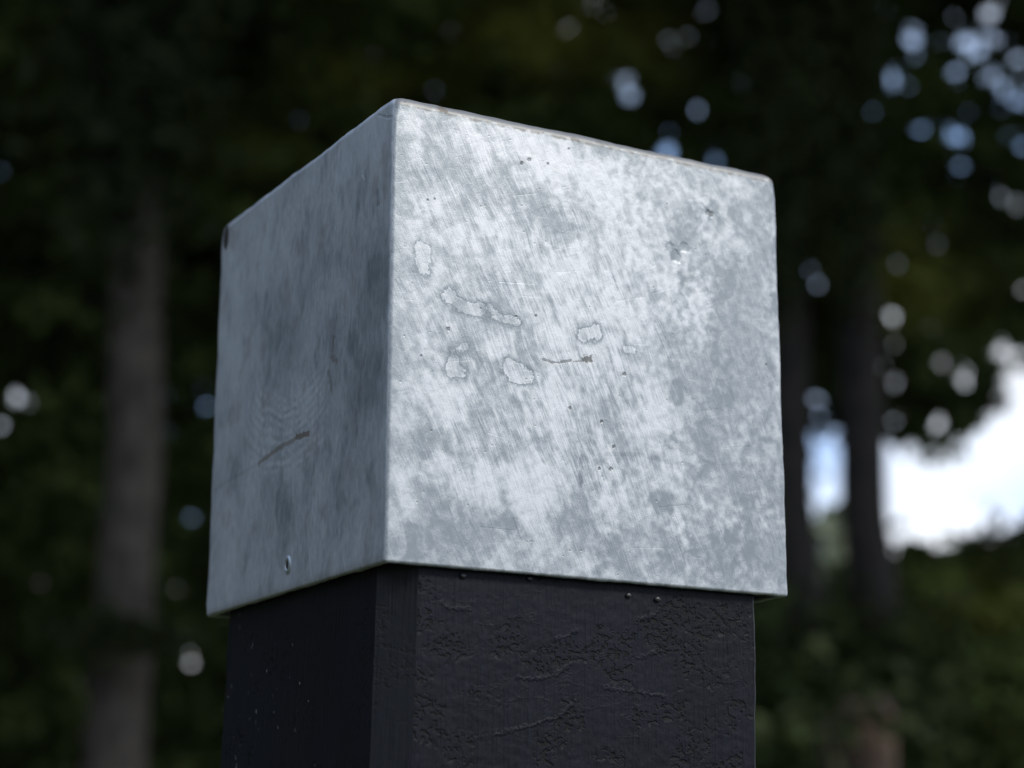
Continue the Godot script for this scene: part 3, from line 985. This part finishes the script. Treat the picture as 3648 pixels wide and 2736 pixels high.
	# a twig across the pale trunk
	for q in 260:
		crowns[0].add(Transform3D(any_turn().scaled_local(Vector3.ONE * rng.randf_range(0.07, 0.11)), place(-1.74 + rng.randfn() * 0.16, 8.65, 1.99 + rng.randfn() * 0.05) - nodes[0].position), Color(0.034, 0.044, 0.018))
	# tufts that stand out before the edge of the wood, away from its openings
	for q in 420:
		var s := rng.randf_range(-4.0, 3.6)
		var h := rng.randf_range(1.6, 6.8)
		var free := s < 0.2 or h < 2.4
		if not free:
			continue
		var out := rng.randf_range(0.2, 0.9)
		var blocked := false
		for g in openings:
			if Vector2(g.x, g.y).distance_to(Vector2(s, h)) < 0.42:
				blocked = true
		if blocked:
			continue
		var which := 0 if s < -1.25 else 1 if s < 0.75 else 2 if s < 1.65 else 3 if s < 2.45 else 4
		var tint := rng.randf_range(0.6, 1.7)
		for e in 26:
			var d := Vector3(rng.randfn() * 0.13, rng.randfn() * 0.06, rng.randfn() * 0.13)
			crowns[which].add(Transform3D(any_turn().scaled_local(Vector3.ONE * rng.randf_range(0.08, 0.12)), place(s, 11.4 - out, h) + d - nodes[which].position), Color(0.060, 0.080, 0.022) * tint)
	# an added roof of leaves, unseen above the picture, that keeps the wood's edge in shade
	for q in 22000:
		var s := rng.randf_range(-6.0, 9.0)
		var deep := rng.randf_range(3.6, 14.0)
		var h := 7.3 + rng.randf_range(0.0, 1.2) + maxf(0.0, 5.0 - deep) * 0.3
		var len := rng.randf_range(0.22, 0.34)
		var which := clampi(int((s + 9.0) / 3.6), 0, 4)
		crowns[which].add(Transform3D(any_turn().scaled_local(Vector3.ONE * len), place(s, deep, h) - nodes[which].position), Color(0.030, 0.042, 0.017) * rng.randf_range(0.6, 1.3))
	for k in 5:
		crown("crown", crowns[k], nodes[k])
	var bush_labels := ["low dark bush under the pale grey trunk, at the left edge", "low dark bush just left of the black post", "low dark bush hidden for the most part behind the black post", "low dark bush right of the black post, behind the brown stump", "low green bush at the lower right corner, below the white sky gap"]
	for k in 5:
		var o := thing("shrub", bush_labels[k], "bush", place((k - 2) * 1.72, 11.5), "bushes along the edge of the wood")
		crown("foliage", bushes[k], o)
		for e in 4:
			var d := Vector3(rng.randf_range(-0.4, 0.4), 1.1, rng.randf_range(-0.4, 0.4))
			part("stem", tube([Vector3(0, -0.05, 0), d * 0.5, d], [0.02, 0.015, 0.008], 400 + e, 7), dark, o)
	var rusty := bark_material(Color(0.085, 0.056, 0.042), 106)
	# the broken trunk at the lower right
	var snag := thing("broken_trunk", "reddish brown broken trunk at the bottom right, between the black post and the corner", "tree stump", place(1.235, 7.0))
	part("trunk", tube([Vector3(0, -0.05, 0), Vector3(0.0, 0.8, 0.0), Vector3(0.01, 1.54, 0)], [0.19, 0.145, 0.14, 0.13], 501), rusty, snag)
	part("broken_top", lathe([Vector2(0.13, 0.0), Vector2(0.10, 0.05), Vector2(0.05, 0.03), Vector2(0.0, 0.08)], 14), brown, snag).position = Vector3(0.01, 1.53, 0)

func build_far_trees() -> void:
	var dark := bark_material(Color(0.10, 0.085, 0.07), 104)
	var names := ["distant round tree crown seen below the small blue sky gap", "distant tree crown at the foot of the white sky gap, left part", "distant tree crown at the foot of the white sky gap, middle part", "distant tree crown at the foot of the white sky gap, right edge", "distant tree hidden behind the black post and cap", "distant tree beyond the right edge of the white sky gap"]
	var spots := [Vector3(6.6, 39.0, 8.3), Vector3(8.3, 40.5, 7.2), Vector3(9.9, 41.0, 7.9), Vector3(11.6, 40.0, 8.2), Vector3(4.3, 41.0, 8.6), Vector3(13.6, 40.0, 8.8)]
	for k in spots.size():
		var p: Vector3 = spots[k]
		var o := thing("distant_tree", names[k], "tree", place(p.x, p.y), "distant trees beyond the sky gap")
		part("trunk", tube([Vector3(0, -0.1, 0), Vector3(0.05, p.z * 0.4, 0), Vector3(0, p.z * 0.8, 0)], [0.2, 0.15, 0.06], 600 + k), dark, o)
		var lv := Leaves.new()
		var tone := rng.randf_range(0.8, 1.2)
		for q in 2600:
			var d := Vector3(rng.randfn(), rng.randfn(), rng.randfn()).normalized()
			var rr := pow(rng.randf(), 0.4)
			var c := Vector3(0, p.z * 0.60, 0) + d * rr * Vector3(1.35, p.z * 0.40, 1.35)
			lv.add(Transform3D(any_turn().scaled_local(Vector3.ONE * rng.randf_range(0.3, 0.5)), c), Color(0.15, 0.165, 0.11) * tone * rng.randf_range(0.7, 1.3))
		crown("crown", lv, o)

func build_added_shade_trees() -> void:
	# unseen trees added at the left and behind to shade the cap and the wood
	var dark := bark_material(Color(0.08, 0.068, 0.056), 105)
	var labels := ["dark unseen tree added for shade left of the clearing, next to the pale trunk", "dark unseen tree added for shade left of the clearing, second from the pale trunk", "dark unseen tree added for shade left of the clearing, third from the pale trunk", "dark unseen tree added for shade left of the clearing, fourth from the pale trunk", "dark unseen tree added for shade behind the clearing at the left", "dark unseen tree added for shade behind the clearing, in the middle", "dark unseen tree added for shade at the inner corner of the clearing, left of the pale trunk"]
	var spots := [Vector3(-5.4, 7.0, 6.0), Vector3(-7.0, 3.8, 5.5), Vector3(-7.6, 0.6, 5.0), Vector3(-7.6, -2.8, 5.0), Vector3(-6.6, -6.4, 5.0), Vector3(-2.0, -9.5, 6.0), Vector3(-6.2, 9.8, 9.0)]
	for k in spots.size():
		var p: Vector3 = spots[k]
		var o := thing("added_shade_tree", labels[k], "tree", place(p.x, p.y), "added shade trees round the clearing")
		part("trunk", tube([Vector3(0, -0.1, 0), Vector3(0.08, p.z * 0.4, 0), Vector3(0, p.z * 0.85, 0)], [0.2, 0.14, 0.05], 700 + k), dark, o)
		var lv := Leaves.new()
		for q in 5200:
			var d := Vector3(rng.randfn(), rng.randfn(), rng.randfn()).normalized()
			var rr := pow(rng.randf(), 0.4)
			var c := Vector3(0, p.z * 0.54, 0) + d * rr * Vector3(2.2, p.z * 0.5, 2.2)
			lv.add(Transform3D(any_turn().scaled_local(Vector3.ONE * rng.randf_range(0.17, 0.28)), c), Color(0.030, 0.042, 0.017) * rng.randf_range(0.7, 1.3))
		crown("crown", lv, o)
